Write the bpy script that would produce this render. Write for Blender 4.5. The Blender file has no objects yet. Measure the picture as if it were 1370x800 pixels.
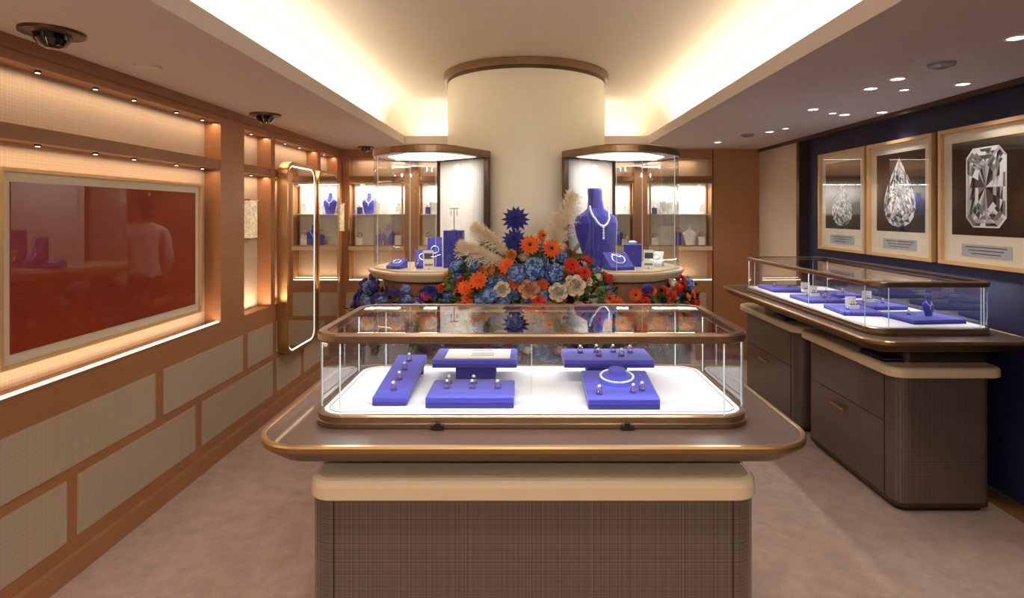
import bpy, math, random
from mathutils import Vector, Matrix
random.seed(7)
C=bpy.context.scene.collection
def lin(c):
    c=c/255.0
    return c/12.92 if c<=.04045 else ((c+.055)/1.055)**2.4
def rgb(r,g,b): return (lin(r),lin(g),lin(b),1)
# ---------------------------------------------------------------- materials
def newmat(n):
    m=bpy.data.materials.new(n); m.use_nodes=True
    nt=m.node_tree; return m,nt,nt.nodes['Principled BSDF']
def pmat(n,c,rough=.5,metal=0,emit=0,ecol=None,spec=.5,coat=0,sheen=0,var=0,vscale=8,bump=0,bscale=200,stretch=(1,1,1)):
    m,nt,p=newmat(n)
    p.inputs['Base Color'].default_value=c
    p.inputs['Roughness'].default_value=rough; p.inputs['Metallic'].default_value=metal
    p.inputs['Specular IOR Level'].default_value=spec
    p.inputs['Coat Weight'].default_value=coat; p.inputs['Coat Roughness'].default_value=.03
    p.inputs['Sheen Weight'].default_value=sheen
    if emit:
        p.inputs['Emission Color'].default_value=ecol or c; p.inputs['Emission Strength'].default_value=emit
    tc=nt.nodes.new('ShaderNodeTexCoord'); mp=nt.nodes.new('ShaderNodeMapping'); mp.inputs['Scale'].default_value=stretch
    nt.links.new(tc.outputs['Object'],mp.inputs['Vector'])
    if var:
        no=nt.nodes.new('ShaderNodeTexNoise'); no.inputs['Scale'].default_value=vscale; no.inputs['Detail'].default_value=6
        nt.links.new(mp.outputs['Vector'],no.inputs['Vector'])
        cr=nt.nodes.new('ShaderNodeValToRGB'); cr.color_ramp.elements[0].position=.3; cr.color_ramp.elements[1].position=.7
        cr.color_ramp.elements[0].color=(c[0]*(1-var),c[1]*(1-var),c[2]*(1-var),1)
        cr.color_ramp.elements[1].color=(min(1,c[0]*(1+var)),min(1,c[1]*(1+var)),min(1,c[2]*(1+var)),1)
        nt.links.new(no.outputs['Fac'],cr.inputs['Fac']); nt.links.new(cr.outputs['Color'],p.inputs['Base Color'])
    if bump:
        n2=nt.nodes.new('ShaderNodeTexNoise'); n2.inputs['Scale'].default_value=bscale; n2.inputs['Detail'].default_value=3
        nt.links.new(mp.outputs['Vector'],n2.inputs['Vector'])
        b=nt.nodes.new('ShaderNodeBump'); b.inputs['Strength'].default_value=bump; b.inputs['Distance'].default_value=.01
        nt.links.new(n2.outputs['Fac'],b.inputs['Height']); nt.links.new(b.outputs['Normal'],p.inputs['Normal'])
    return m
def weave(n,ca,cb,su,sv,rough=.5,coat=0,thr=(.35,.65)):
    """two crossing sets of irregular threads (u = horizontal in plan, v = height)"""
    m,nt,p=newmat(n); L=nt.links.new
    tc=nt.nodes.new('ShaderNodeTexCoord'); sp=nt.nodes.new('ShaderNodeSeparateXYZ'); L(tc.outputs['Object'],sp.inputs[0])
    ad=nt.nodes.new('ShaderNodeMath'); ad.operation='ADD'; L(sp.outputs['X'],ad.inputs[0]); L(sp.outputs['Y'],ad.inputs[1])
    outs=[]
    for src,s in ((ad.outputs[0],su),(sp.outputs['Z'],sv)):
        no=nt.nodes.new('ShaderNodeTexNoise'); no.noise_dimensions='1D'; no.inputs['Scale'].default_value=s; no.inputs['Detail'].default_value=3
        no.inputs['Roughness'].default_value=.75
        L(src,no.inputs['W'])
        outs.append(no.outputs['Fac'])
    a=nt.nodes.new('ShaderNodeMath'); a.operation='ADD'; L(outs[0],a.inputs[0]); L(outs[1],a.inputs[1])
    h=nt.nodes.new('ShaderNodeMath'); h.operation='MULTIPLY'; h.inputs[1].default_value=.5; L(a.outputs[0],h.inputs[0])
    cr=nt.nodes.new('ShaderNodeValToRGB'); cr.color_ramp.elements[0].position=thr[0]; cr.color_ramp.elements[1].position=thr[1]
    cr.color_ramp.elements[0].color=ca; cr.color_ramp.elements[1].color=cb
    L(h.outputs[0],cr.inputs['Fac']); L(cr.outputs['Color'],p.inputs['Base Color'])
    p.inputs['Roughness'].default_value=rough; p.inputs['Coat Weight'].default_value=coat; p.inputs['Coat Roughness'].default_value=.06
    return m
def glassmat():
    m=bpy.data.materials.new('clear_glass'); m.use_nodes=True; nt=m.node_tree; nt.nodes.clear(); L=nt.links.new
    o=nt.nodes.new('ShaderNodeOutputMaterial'); mx=nt.nodes.new('ShaderNodeMixShader')
    t=nt.nodes.new('ShaderNodeBsdfTransparent'); t.inputs[0].default_value=(.955,.975,.97,1)
    g=nt.nodes.new('ShaderNodeBsdfGlossy'); g.inputs['Roughness'].default_value=0.0
    lw=nt.nodes.new('ShaderNodeLayerWeight'); lw.inputs['Blend'].default_value=.5
    pw=nt.nodes.new('ShaderNodeMath'); pw.operation='POWER'; pw.inputs[1].default_value=3.6; L(lw.outputs['Facing'],pw.inputs[0])
    ml=nt.nodes.new('ShaderNodeMath'); ml.operation='MULTIPLY_ADD'; ml.inputs[1].default_value=.85; ml.inputs[2].default_value=.09; L(pw.outputs[0],ml.inputs[0])
    L(ml.outputs[0],mx.inputs[0]); L(t.outputs[0],mx.inputs[1]); L(g.outputs[0],mx.inputs[2]); L(mx.outputs[0],o.inputs[0])
    return m
M={}
M['glass']=glassmat()
M['wood']=pmat('warm_oak_veneer',rgb(170,119,80),.42,var=.08,vscale=6,stretch=(1,1,14),bump=.03)
M['woodd']=pmat('oak_frame',rgb(154,106,70),.4,var=.08,vscale=8,stretch=(14,1,1))
M['linen']=weave('linen_wallcovering',rgb(180,158,132),rgb(222,204,182),260,260,.75)
M['leather']=weave('panel_fabric',rgb(166,146,122),rgb(202,184,160),220,220,.7)
M['plaid']=weave('woven_lacquer',rgb(40,31,29),rgb(128,108,98),210,210,.3,.55,(.32,.7))
M['cream']=pmat('cream_lacquer',rgb(226,202,166),.32,coat=.2)
M['creamwall']=pmat('cream_plaster',rgb(232,225,206),.35,bump=.03,bscale=60,var=.02)
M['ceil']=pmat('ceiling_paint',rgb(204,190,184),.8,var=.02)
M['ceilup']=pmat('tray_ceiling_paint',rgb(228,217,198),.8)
M['bronze']=pmat('brushed_bronze',rgb(142,116,92),.32,.85,var=.08,vscale=20)
M['bronzed']=pmat('dark_bronze',rgb(96,78,64),.35,.8)
M['brass']=pmat('satin_brass',rgb(196,160,112),.28,.9)
M['tabletop']=pmat('brown_leather_top',rgb(84,64,55),.36,coat=.15,bump=.08,bscale=400,var=.06)
M['navy']=pmat('navy_silk_wall',rgb(20,22,60),.6,var=.1)
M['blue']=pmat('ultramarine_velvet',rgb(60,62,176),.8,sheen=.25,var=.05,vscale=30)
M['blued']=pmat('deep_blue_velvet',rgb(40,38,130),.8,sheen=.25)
M['white']=pmat('white_paper',rgb(240,238,232),.6)
M['caseflr']=weave('case_floor_linen',rgb(196,196,204),rgb(232,232,238),400,400,.7)
M['black']=pmat('black_plastic',rgb(14,14,16),.25)
M['blackgl']=pmat('smoked_dome',rgb(8,8,10),.04,coat=1)
M['mat']=pmat('passepartout',rgb(230,217,196),.7)
M['redart']=pmat('red_gloss_artwork',rgb(142,52,26),.5,coat=1,spec=.12,var=.12,vscale=1.5)
M['redart'].node_tree.nodes['Principled BSDF'].inputs['Coat Roughness'].default_value=.0
M['redart'].node_tree.nodes['Principled BSDF'].inputs['Coat IOR'].default_value=1.55
M['mirror']=pmat('mirror_silver',rgb(235,232,228),.01,1)
M['led']=pmat('warm_led_strip',(1,.76,.54,1),emit=3.5,ecol=(1,.76,.54,1))
M['ledw']=pmat('white_led_strip',(1,.93,.85,1),emit=2.2,ecol=(1,.93,.85,1))
M['ledo']=pmat('amber_led_spot',(1,.75,.45,1),emit=4,ecol=(1,.75,.45,1))
M['ledp']=pmat('vitrine_light_panel',(1,.95,.88,1),emit=1.5,ecol=(1,.95,.88,1))
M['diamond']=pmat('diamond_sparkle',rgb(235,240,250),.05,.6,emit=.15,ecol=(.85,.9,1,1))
M['gold']=pmat('gold',rgb(236,190,110),.2,1)
M['crystal']=pmat('sconce_crystal',rgb(235,196,140),.15,coat=1,emit=.3,ecol=(1,.75,.48,1),var=.6,vscale=40,bump=.8,bscale=45)
M['fine']=pmat('vitrine_linen',rgb(222,218,210),.7,var=.03,vscale=80)
M['cabdark']=pmat('dark_recess',rgb(26,20,18),.6)
M['photobg']=pmat('photo_black',rgb(42,34,34),.18,coat=.3,var=.4,vscale=3)
for i,v in enumerate((28,80,130,185,242)): M['gem%d'%i]=pmat('gem_facet_%d'%i,rgb(v,v,v+6 if v<240 else 248),.25,coat=.2)
# carpet
M['carpet']=pmat('plush_carpet',rgb(178,151,136),.95,sheen=.2,var=.2,vscale=9,bump=.8,bscale=160)
def carpetfix():
    nt=M['carpet'].node_tree
    for n in nt.nodes:
        if n.type=='TEX_NOISE' and n.inputs['Scale'].default_value<10: n.inputs['Detail'].default_value=10; n.inputs['Roughness'].default_value=.72; n.inputs['Distortion'].default_value=.15
carpetfix()
# ---------------------------------------------------------------- mesh builder
class MB:
    def __init__(s): s.v=[];s.f=[];s.mi=[];s.sm=[];s.mats=[]
    def add(s,vs,fs,m,smooth=False,T=None):
        if m not in s.mats: s.mats.append(m)
        k=s.mats.index(m); o=len(s.v)
        for p in vs:
            p=Vector(p); s.v.append(T@p if T is not None else p)
        for f in fs: s.f.append([o+i for i in f]); s.mi.append(k); s.sm.append(smooth)
    def box(s,x0,x1,y0,y1,z0,z1,m,T=None):
        vs=[(x0,y0,z0),(x1,y0,z0),(x1,y1,z0),(x0,y1,z0),(x0,y0,z1),(x1,y0,z1),(x1,y1,z1),(x0,y1,z1)]
        s.add(vs,[(3,2,1,0),(4,5,6,7),(0,1,5,4),(1,2,6,5),(2,3,7,6),(3,0,4,7)],m,False,T)
    def loft(s,rings,m,cap0=True,cap1=True,smooth=False,closed=False,T=None,mlist=None):
        n=len(rings[0]); k=len(rings)
        for j in range(k if closed else k-1):
            a=rings[j]; b=rings[(j+1)%k]
            mm=mlist[j] if mlist else m
            s.add(list(a)+list(b),[(i,(i+1)%n,n+(i+1)%n,n+i) for i in range(n)],mm,smooth,T)
        if not closed:
            if cap0: s.add(rings[0],[tuple(reversed(range(n)))],m if not mlist else mlist[0],False,T)
            if cap1: s.add(rings[-1],[tuple(range(n))],m if not mlist else mlist[-1],False,T)
    def cyl(s,c,r,z0,z1,m,n=24,r1=None,T=None,smooth=True):
        r1=r if r1 is None else r1
        ra=[(c[0]+r*math.cos(2*math.pi*i/n),c[1]+r*math.sin(2*math.pi*i/n),z0) for i in range(n)]
        rb=[(c[0]+r1*math.cos(2*math.pi*i/n),c[1]+r1*math.sin(2*math.pi*i/n),z1) for i in range(n)]
        s.loft([ra,rb],m,smooth=smooth,T=T)
    def lathe(s,c,prof,m,n=32,a0=0,a1=2*math.pi,smooth=True,T=None,mlist=None):
        full=abs(a1-a0-2*math.pi)<1e-6
        cnt=n if full else n+1
        rings=[[(c[0]+r*math.cos(a0+(a1-a0)*i/n),c[1]+r*math.sin(a0+(a1-a0)*i/n),z) for i in range(cnt)] for r,z in prof]
        for j in range(len(rings)-1):
            a=rings[j];b=rings[j+1];mm=mlist[j] if mlist else m
            fs=[(i,(i+1)%cnt,cnt+(i+1)%cnt,cnt+i) for i in range(n)]
            s.add(a+b,fs,mm,smooth,T)
    def ell(s,c,r,m,nu=16,nv=10,T=None):
        vs=[];fs=[]
        for j in range(nv+1):
            th=math.pi*j/nv
            for i in range(nu):
                ph=2*math.pi*i/nu
                vs.append((c[0]+r[0]*math.sin(th)*math.cos(ph),c[1]+r[1]*math.sin(th)*math.sin(ph),c[2]-r[2]*math.cos(th)))
        for j in range(nv):
            for i in range(nu):
                fs.append((j*nu+i,j*nu+(i+1)%nu,(j+1)*nu+(i+1)%nu,(j+1)*nu+i))
        s.add(vs,fs,m,True,T)
    def torus(s,c,R,r,m,nu=24,nv=8,T=None):
        rings=[]
        for i in range(nu):
            a=2*math.pi*i/nu
            rings.append([(c[0]+(R+r*math.cos(2*math.pi*j/nv))*math.cos(a),c[1]+(R+r*math.cos(2*math.pi*j/nv))*math.sin(a),c[2]+r*math.sin(2*math.pi*j/nv)) for j in range(nv)])
        s.loft(rings,m,closed=True,smooth=True,T=T)
    def build(s,name,bevel=0,parent=None,merge=True):
        me=bpy.data.meshes.new(name)
        xs=[p.x for p in s.v];ys=[p.y for p in s.v];zs=[p.z for p in s.v]
        o=Vector(((min(xs)+max(xs))/2,(min(ys)+max(ys))/2,min(zs)))
        me.from_pydata([p-o for p in s.v],[],s.f)
        for m in s.mats: me.materials.append(M[m] if isinstance(m,str) else m)
        me.polygons.foreach_set('material_index',s.mi); me.polygons.foreach_set('use_smooth',s.sm)
        me.validate(); me.update()
        ob=bpy.data.objects.new(name,me); ob.location=o; C.objects.link(ob)
        if bevel:
            w=ob.modifiers.new('weld','WELD'); w.merge_threshold=.00005
            b=ob.modifiers.new('bevel','BEVEL'); b.width=bevel; b.segments=2; b.limit_method='ANGLE'; b.angle_limit=.7
        if parent: ob.parent=parent; 
        return ob
def rr(x0,x1,y0,y1,r,z,n=8):
    pts=[]
    for cx,cy,a in ((x1-r,y0+r,-90),(x1-r,y1-r,0),(x0+r,y1-r,90),(x0+r,y0+r,180)):
        for i in range(n+1):
            t=math.radians(a+90*i/n); pts.append((cx+r*math.cos(t),cy+r*math.sin(t),z))
    return pts
def rpoly(pts,rad,n=8):
    out=[];k=len(pts)
    for i,p in enumerate(pts):
        P=Vector(p); A=Vector(pts[i-1]);B=Vector(pts[(i+1)%k]); r=rad[i]
        if r<=0: out.append((P.x,P.y)); continue
        a=(A-P).normalized();b=(B-P).normalized(); 
        s=P+a*r; e=P+b*r
        for j in range(n+1):
            t=j/n; q=s*(1-t)**2+P*2*t*(1-t)+e*t*t; out.append((q.x,q.y))
    return out
def off(poly,c,k): # shrink inward by distance k
    out=[];n=len(poly)
    area_=sum(poly[i][0]*poly[(i+1)%n][1]-poly[(i+1)%n][0]*poly[i][1] for i in range(n))
    sg=1 if area_>0 else -1
    for i in range(n):
        a=Vector(poly[i-1]);b=Vector(poly[(i+1)%n]);d=(b-a).normalized()
        nrm=Vector((-d.y,d.x))*sg
        out.append((poly[i][0]+nrm.x*k,poly[i][1]+nrm.y*k))
    return out
def at(poly,z): return [(p[0],p[1],z) for p in poly]
def area(name,loc,rot,sx,sy,e,col=(1,.85,.65),parent=None,spread=None):
    l=bpy.data.lights.new(name,'AREA'); l.shape='RECTANGLE'; l.size=sx; l.size_y=sy; l.energy=e; l.color=col
    if spread: l.spread=math.radians(spread)
    o=bpy.data.objects.new(name,l); o.location=loc; o.rotation_euler=[math.radians(a) for a in rot]; C.objects.link(o); return o
def spot(name,loc,target,e,ang=70,col=(1,.85,.66),blend=.6,r=.02):
    l=bpy.data.lights.new(name,'SPOT'); l.energy=e; l.color=col; l.spot_size=math.radians(ang); l.spot_blend=blend; l.shadow_soft_size=r
    o=bpy.data.objects.new(name,l); o.location=loc; o.rotation_euler=(Vector(target)-Vector(loc)).to_track_quat('-Z','Y').to_euler(); C.objects.link(o); return o
ZC=2.22; ZT=2.64; XL=-1.95; XR=2.51; YB=6.0; YF=-1.5; TX=1.185; TY1=5.53; TY0=-1.0
# ---------------------------------------------------------------- shell
b=MB(); b.box(-2.2,2.6,YF-.1,6.4,-.1,0,'carpet'); b.build('floor')
b=MB()
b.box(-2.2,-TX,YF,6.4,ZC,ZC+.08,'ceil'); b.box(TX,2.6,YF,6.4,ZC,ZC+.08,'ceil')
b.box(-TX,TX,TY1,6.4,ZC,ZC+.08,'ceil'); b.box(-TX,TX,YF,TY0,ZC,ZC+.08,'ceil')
b.build('ceiling')
# tray : curved cove swept round a rectangle
b=MB()
prof=[(.22,ZC+.08),(.22,ZC+.18)]+[(.22-.24*(1-math.cos(math.pi/2*i/8)),ZC+.18+(ZT-ZC-.18)*math.sin(math.pi/2*i/8)) for i in range(1,9)]
rings=[[(-TX-o,TY0-o,z),(TX+o,TY0-o,z),(TX+o,TY1+o,z),(-TX-o,TY1+o,z)] for o,z in prof]
for j in range(len(rings)-1):
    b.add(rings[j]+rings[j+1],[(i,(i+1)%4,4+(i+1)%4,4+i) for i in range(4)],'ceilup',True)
b.add(rings[-1],[(0,1,2,3)],'ceilup')
o=b.build('ceiling_cove')
w=o.modifiers.new('w','WELD'); w.merge_threshold=.0001
try:
    o.data.set_sharp_from_angle(angle=.7)
except Exception: pass
b=MB(); b.box(-2.2,2.6,YF-.1,YF,0,ZC,'linen'); b.build('wall_front')
# left wall ------------------------------------------------
b=MB()
b.box(-2.2,-2.05,YF,6.3,0,ZC,'linen')
b.box(-2.05,XL,YF,6.0,.09,.84,'wood')
b.box(-2.05,XL+.03,YF,6.0,0,.09,'wood')
for y0,y1 in ((-1.2,-.3),(-.22,.7),(.78,1.66),(1.74,2.98),(3.05,3.9),(3.97,4.36),(4.43,5.2),(5.27,5.9)):
    b.box(XL,XL+.006,y0,y1,.465,.71,'leather')
for y0,y1 in ((-.8,.2),(.28,1.2),(1.28,2.405),(2.466,3.338),(3.41,4.36),(4.43,4.9),(4.97,5.6)):
    b.box(XL,XL+.006,y0,y1,.155,.415,'leather')
b.box(-2.05,XL,YF,6.0,1.83,1.89,'woodd')
b.box(-2.05,XL,YF,6.0,2.13,ZC,'wood')
b.box(XL,XL+.02,YF,6.0,2.17,ZC,'woodd')
for y0,y1 in ((-.2,.1),(3.62,3.92),(4.33,4.40),(5.3,5.38),(5.85,6.0)):
    b.box(-2.05,XL+.004,y0,y1,.84,1.83,'wood'); b.box(-2.05,XL+.004,y0,y1,1.89,2.13,'wood'); b.box(XL,XL+.004,y0,y1,1.83,1.89,'wood')
b.box(-2.05,XL-.0,YF,3.62,.84,.855,'woodd')
b.box(-1.975,-1.958,YF,3.62,.855,.862,'led')
for y in (-.5,.3,.8,1.3,1.7,2.02,2.32,2.63,2.89,3.24,3.5,4.12,4.7,5.0,5.6):
    b.cyl((-1.995,y),.012,1.822,1.83,'black',12); b.cyl((-1.995,y),.008,1.820,1.823,'ledo',12)
    b.cyl((-1.995,y),.012,2.122,2.13,'black',12); b.cyl((-1.995,y),.008,2.120,2.123,'ledo',12)
b.build('wall_left')
ORG=(1,.70,.46)
area('ledge_led',(-1.985,1.2,.865),(180,0,0),.02,4.8,3.4,ORG)
area('upper_led',(-1.985,1.2,2.118),(0,0,0),.03,4.8,3.8,ORG)
area('upper_led_b',(-1.985,4.7,2.118),(0,0,0),.03,2.3,2.2,ORG)
area('mid_led',(-1.985,1.2,1.818),(0,0,0),.03,4.8,3.4,ORG)
area('mid_led_b',(-1.985,4.85,1.818),(0,0,0),.03,2.0,2.2,ORG)
area('ledge_led_b',(-1.985,4.12,.85),(180,0,0),.03,.35,1.0,ORG)
area('ledge_led_c',(-1.985,4.85,.85),(180,0,0),.03,.8,1.0,ORG)
# back wall ------------------------------------------------
b=MB()
b.box(-2.2,2.6,6.3,6.4,0,ZC,'linen')
b.box(XL,2.51,YB,6.3,0,.84,'wood')
for r,(z0,z1) in enumerate(((.465,.71),(.155,.415))):
    x=XL+.05+(.25 if r else 0)
    while x<1.8:
        b.box(x,min(x+.62,1.9),YB-.006,YB,z0,z1,'leather'); x+=.69
b.box(XL,2.51,YB,6.3,1.89,1.94,'woodd'); b.box(XL,2.51,YB,6.3,2.13,ZC,'wood')
b.box(XL,2.51,6.12,6.3,1.94,2.13,'linen')
for x0,x1 in ((XL,-1.87),(-1.28,-1.14),(-.6,.6),(1.14,1.28)): b.box(x0,x1,YB-.004,6.3,.84,2.13,'wood')
b.box(1.96,2.51,YB-.004,6.3,0,ZC,'wood')
b.box(XL,1.96,YB+.01,YB+.02,.84,.85,'led')
b.box(1.965,1.975,YB-.008,YB,0,ZC,'bronzed')
b.box(XL,1.96,6.15,6.3,.84,1.15,'linen')
b.build('wall_back')
area('back_ledge_led',(0,6.08,.86),(180,0,0),3.6,.03,3,ORG)
area('back_upper_led',(0,6.06,2.12),(0,0,0),3.6,.03,3.5,ORG)
area('back_soffit_led',(0,6.02,1.88),(0,0,0),3.6,.03,2,ORG)
def bust_geo(b,T,s,mt='blue'):
    lv=[(0,.10,.05),(.02,.11,.055),(.10,.125,.058),(.22,.165,.066),(.30,.178,.066),(.345,.155,.06),(.375,.095,.052),(.40,.06,.048),(.47,.05,.045),(.52,.052,.047),(.535,.048,.043)]
    rings=[]
    for z,w,d in lv:
        y=.02+.10*max(0,(z-.0))*.9
        rings.append([(w*math.cos(2*math.pi*i/28)*s,(y+d*math.sin(2*math.pi*i/28))*s,z*s) for i in range(28)])
    b.loft(rings,mt,smooth=True,T=T)
    for i in range(46):
        a=math.pi*(i/45); 
        x=.068*math.cos(a)*1.15; z=.41-.13*math.sin(a)**1.2
        w=.17 if z<.34 else .1
        y=.02+.09*z-(.07*math.sqrt(max(0,1-(x/w)**2))) -.006*math.sin(a)
        b.ell((x*s,y*s,z*s),(.0075*s,.0075*s,.0075*s),'diamond',7,5,T)
    for i in range(5): b.ell((0,(.02+.09*.27-.078)*s,(.27-.018*i)*s),(.008*s,.008*s,.009*s),'diamond',7,5,T)
# wall vitrines
for k,(x0,x1) in enumerate(((-1.86,-1.29),(-1.13,-.61),(.61,1.13),(1.29,1.95))):
    b=MB(); z0,z1=1.2,1.87; y0,y1=5.94,6.14; t=.014
    b.box(x0+.01,x1-.01,y1-.01,y1+.002,z0,z1,'fine'); b.box(x0,x1,y0,y1,z0-.04,z0,'cream'); b.box(x0,x1,y0,y1,z1,z1+.02,'bronze')
    for x in (x0,x1-t):
        b.box(x,x+t,y0,y0+t,z0,z1,'brass'); b.box(x,x+t,y1-t,y1,z0,z1,'brass')
    b.box(x0+t,x1-t,y0,y0+t,z0,z0+t,'brass'); b.box(x0+t,x1-t,y0,y0+t,z1-t,z1,'brass')
    b.add([(x0+t,y0+.004,z0+t),(x1-t,y0+.004,z0+t),(x1-t,y0+.004,z1-t),(x0+t,y0+.004,z1-t)],[(0,1,2,3)],'glass')
    b.box(x0+.05,x1-.05,y0+.03,y0+.06,z1-.01,z1,'ledp')
    b.box(x0+t,x1-t,y0+.07,y1-.01,1.53,1.54,'fine')
    for q in range(5):
        xx=x0+.08+q*(x1-x0-.16)/4; w=.032; h=.06+.09*random.random()
        if q in (1,3):
            bust_geo(b,Matrix.Translation((xx,y1-.09,1.54 if q==1 else z0)),.42,'fine' if k%2 else 'blue')
        else:
            b.box(xx-w,xx+w,y1-.09,y1-.04,z0,z0+h,'blue' if q==2 else 'white'); b.torus((0,0,0),.024,.005,'gold',14,6,Matrix.Translation((xx,y1-.07,z0+h+.026))@Matrix.Rotation(1.57,4,'X'))
            b.box(xx-w*.8,xx+w*.8,y1-.08,y1-.05,1.54,1.54+h*.8,'blued' if q==0 else 'white'); b.ell((xx,y1-.065,1.557+h*.8),(.017,.017,.017),'diamond',8,6)
    b.build('wall_vitrine')
    area('vitrine_light',((x0+x1)/2,y0+.08,z1-.02),(0,0,0),x1-x0-.1,.08,2.8,(1,.95,.9))
# right wall ------------------------------------------------
b=MB()
b.box(XR,2.6,YF,6.3,0,ZC,'navy')
b.box(2.46,XR,5.13,6.0,0,2.19,'linen'); b.box(2.44,XR,5.08,5.13,0,2.19,'bronzed')
b.box(2.44,XR,YF,6.0,2.19,ZC,'bronzed')
b.build('wall_right')
b=MB(); b.box(2.485,XR,YF,5.08,0,.075,'brass'); b.build('baseboard_right')
# ---------------------------------------------------------------- column
b=MB()
b.lathe((0,4.6),[(.63,0),(.63,ZT-.055),(.66,ZT-.055),(.66,ZT)],'creamwall',72,mlist=['creamwall','bronze','bronze'])
b.lathe((0,4.6),[(.632,ZT-.075),(.632,ZT-.055)],'bronzed',72)
b.build('round_column')
# cove light
CW=(1,.91,.74)
for s in (-1,1):
    area('cove_led',(s*(TX+.13),2.25,ZC+.10),(180,s*12,0),.05,6.4,15.5,CW)
area('cove_led_back',(0,TY1+.13,ZC+.10),(180,0,0),2.3,.05,4.5,CW)
area('cove_led_front',(0,TY0-.13,ZC+.10),(180,0,0),2.3,.05,8,CW)
# ---------------------------------------------------------------- counters
def tabletop(b,x0,x1,y0,y1,r,z):
    def R(i,zz): return rr(x0+i,x1-i,y0+i,y1-i,max(r-i,.01),zz,10)
    rings=[R(.10,z-.075),R(.055,z-.062),R(.004,z-.024),R(0,z-.018),R(0,z-.006),R(.004,z-.001),R(.014,z),R(.016,z-.002)]
    b.loft(rings,'bronze',smooth=False,cap1=False,mlist=['bronzed','bronzed','bronze','brass','brass','brass','brass'])
    b.add(R(.016,z-.002),[tuple(range(44))],'tabletop')
def cabinet(b,x0,x1,y0,y1,z1,r=.07):
    b.loft([rr(x0+.03,x1-.03,y0+.03,y1-.03,r-.03,0),rr(x0+.03,x1-.03,y0+.03,y1-.03,r-.03,.03)],'cabdark')
    b.loft([rr(x0,x1,y0,y1,r,.03),rr(x0,x1,y0,y1,r,.05)],'bronzed')
    b.loft([rr(x0+.002,x1-.002,y0+.002,y1-.002,r,.05),rr(x0+.002,x1-.002,y0+.002,y1-.002,r,z1)],'plaid',smooth=False)
def cap(b,x0,x1,y0,y1,r,z0,z1):
    def R(i,zz): return rr(x0+i,x1-i,y0+i,y1-i,r-i,zz,8)
    b.loft([R(.004,z0),R(0,z0+.004),R(0,z1-.02),R(.003,z1-.01),R(.01,z1-.003),R(.02,z1)],'cream',smooth=False)
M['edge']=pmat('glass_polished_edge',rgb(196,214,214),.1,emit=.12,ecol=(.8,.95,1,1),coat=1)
def glasscase(b,x0,x1,y0,y1,r,z0,z1,t=.022):
    def R(i,zz): return rr(x0+i,x1-i,y0+i,y1-i,max(r-i,.01),zz,10)
    b.loft([R(-.004,z0),R(-.006,z0+.012),R(-.001,z0+.014),R(-.001,z0+.03),R(.006,z0+.034),R(.016,z0+.034)],'bronze')
    b.add(R(.016,z0+.0345),[tuple(range(44))],'caseflr')
    b.loft([R(.03,z0+.0345),R(.03,z0+.036),R(.032,z0+.036),R(.032,z0+.0345)],'bronze',cap0=False,cap1=False)
    b.loft([R(.004,z0+.034),R(.004,z1-.028)],'glass',cap0=False,cap1=False,smooth=True)
    b.loft([R(0,z1-.028),R(-.004,z1-.022),R(-.004,z1-.006),R(0,z1),R(t,z1),R(t,z1-.02),R(t-.006,z1-.028)],'bronze',closed=True)
    b.add(R(t,z1-.003),[tuple(range(44))],'glass')
    for x,y in ((x0+.0045,y0+r),(x1-.0045,y0+r),(x0+r,y0+.0045),(x1-r,y0+.0045),(x0+.0045,y1-r),(x1-.0045,y1-r),(x0+r,y1-.0045),(x1-r,y1-.0045)):
        b.box(x-.0016,x+.0016,y-.0016,y+.0016,z0+.034,z1-.028,'edge')
# front counter
b=MB(); tabletop(b,-.76,.80,1.505,2.34,.15,.93)
b.loft([rr(-.5,.54,1.76,2.12,.05,.80),rr(-.5,.54,1.76,2.12,.05,.86)],'bronzed')
b.loft([rr(-.61,.65,1.58,2.24,.07,0.0),rr(-.61,.65,1.58,2.24,.07,.76)],'plaid')
for x in (-.535,.575): b.box(x-.0015,x+.0015,1.5785,1.58,.03,.76,'cabdark')
cap(b,-.615,.655,1.57,2.245,.07,.752,.808)
b.build('display_counter')
b=MB(); glasscase(b,-.624,.658,1.64,2.19,.085,.93,1.20)
for x in (-.255,.29): b.box(x-.018,x+.018,1.622,1.64,.925+.006,.943,'black'); b.cyl((x,1.628),.008,.943,.948,'black',10)
b.box(.0145,.0165,1.6435,1.6445,.965,1.172,'edge')
b.build('glass_display_case')
CC=(.93,.955,1)
area('case_led_front',(.015,1.675,1.168),(-28,0,0),1.05,.012,1.9,CC)
area('case_led_back',(.015,2.155,1.168),(28,0,0),1.05,.012,1.7,CC)
area('case_led_l',(-.59,1.915,1.168),(0,28,0),.012,.4,.5,CC)
area('case_led_r',(.625,1.915,1.168),(0,-28,0),.012,.4,.5,CC)
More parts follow.
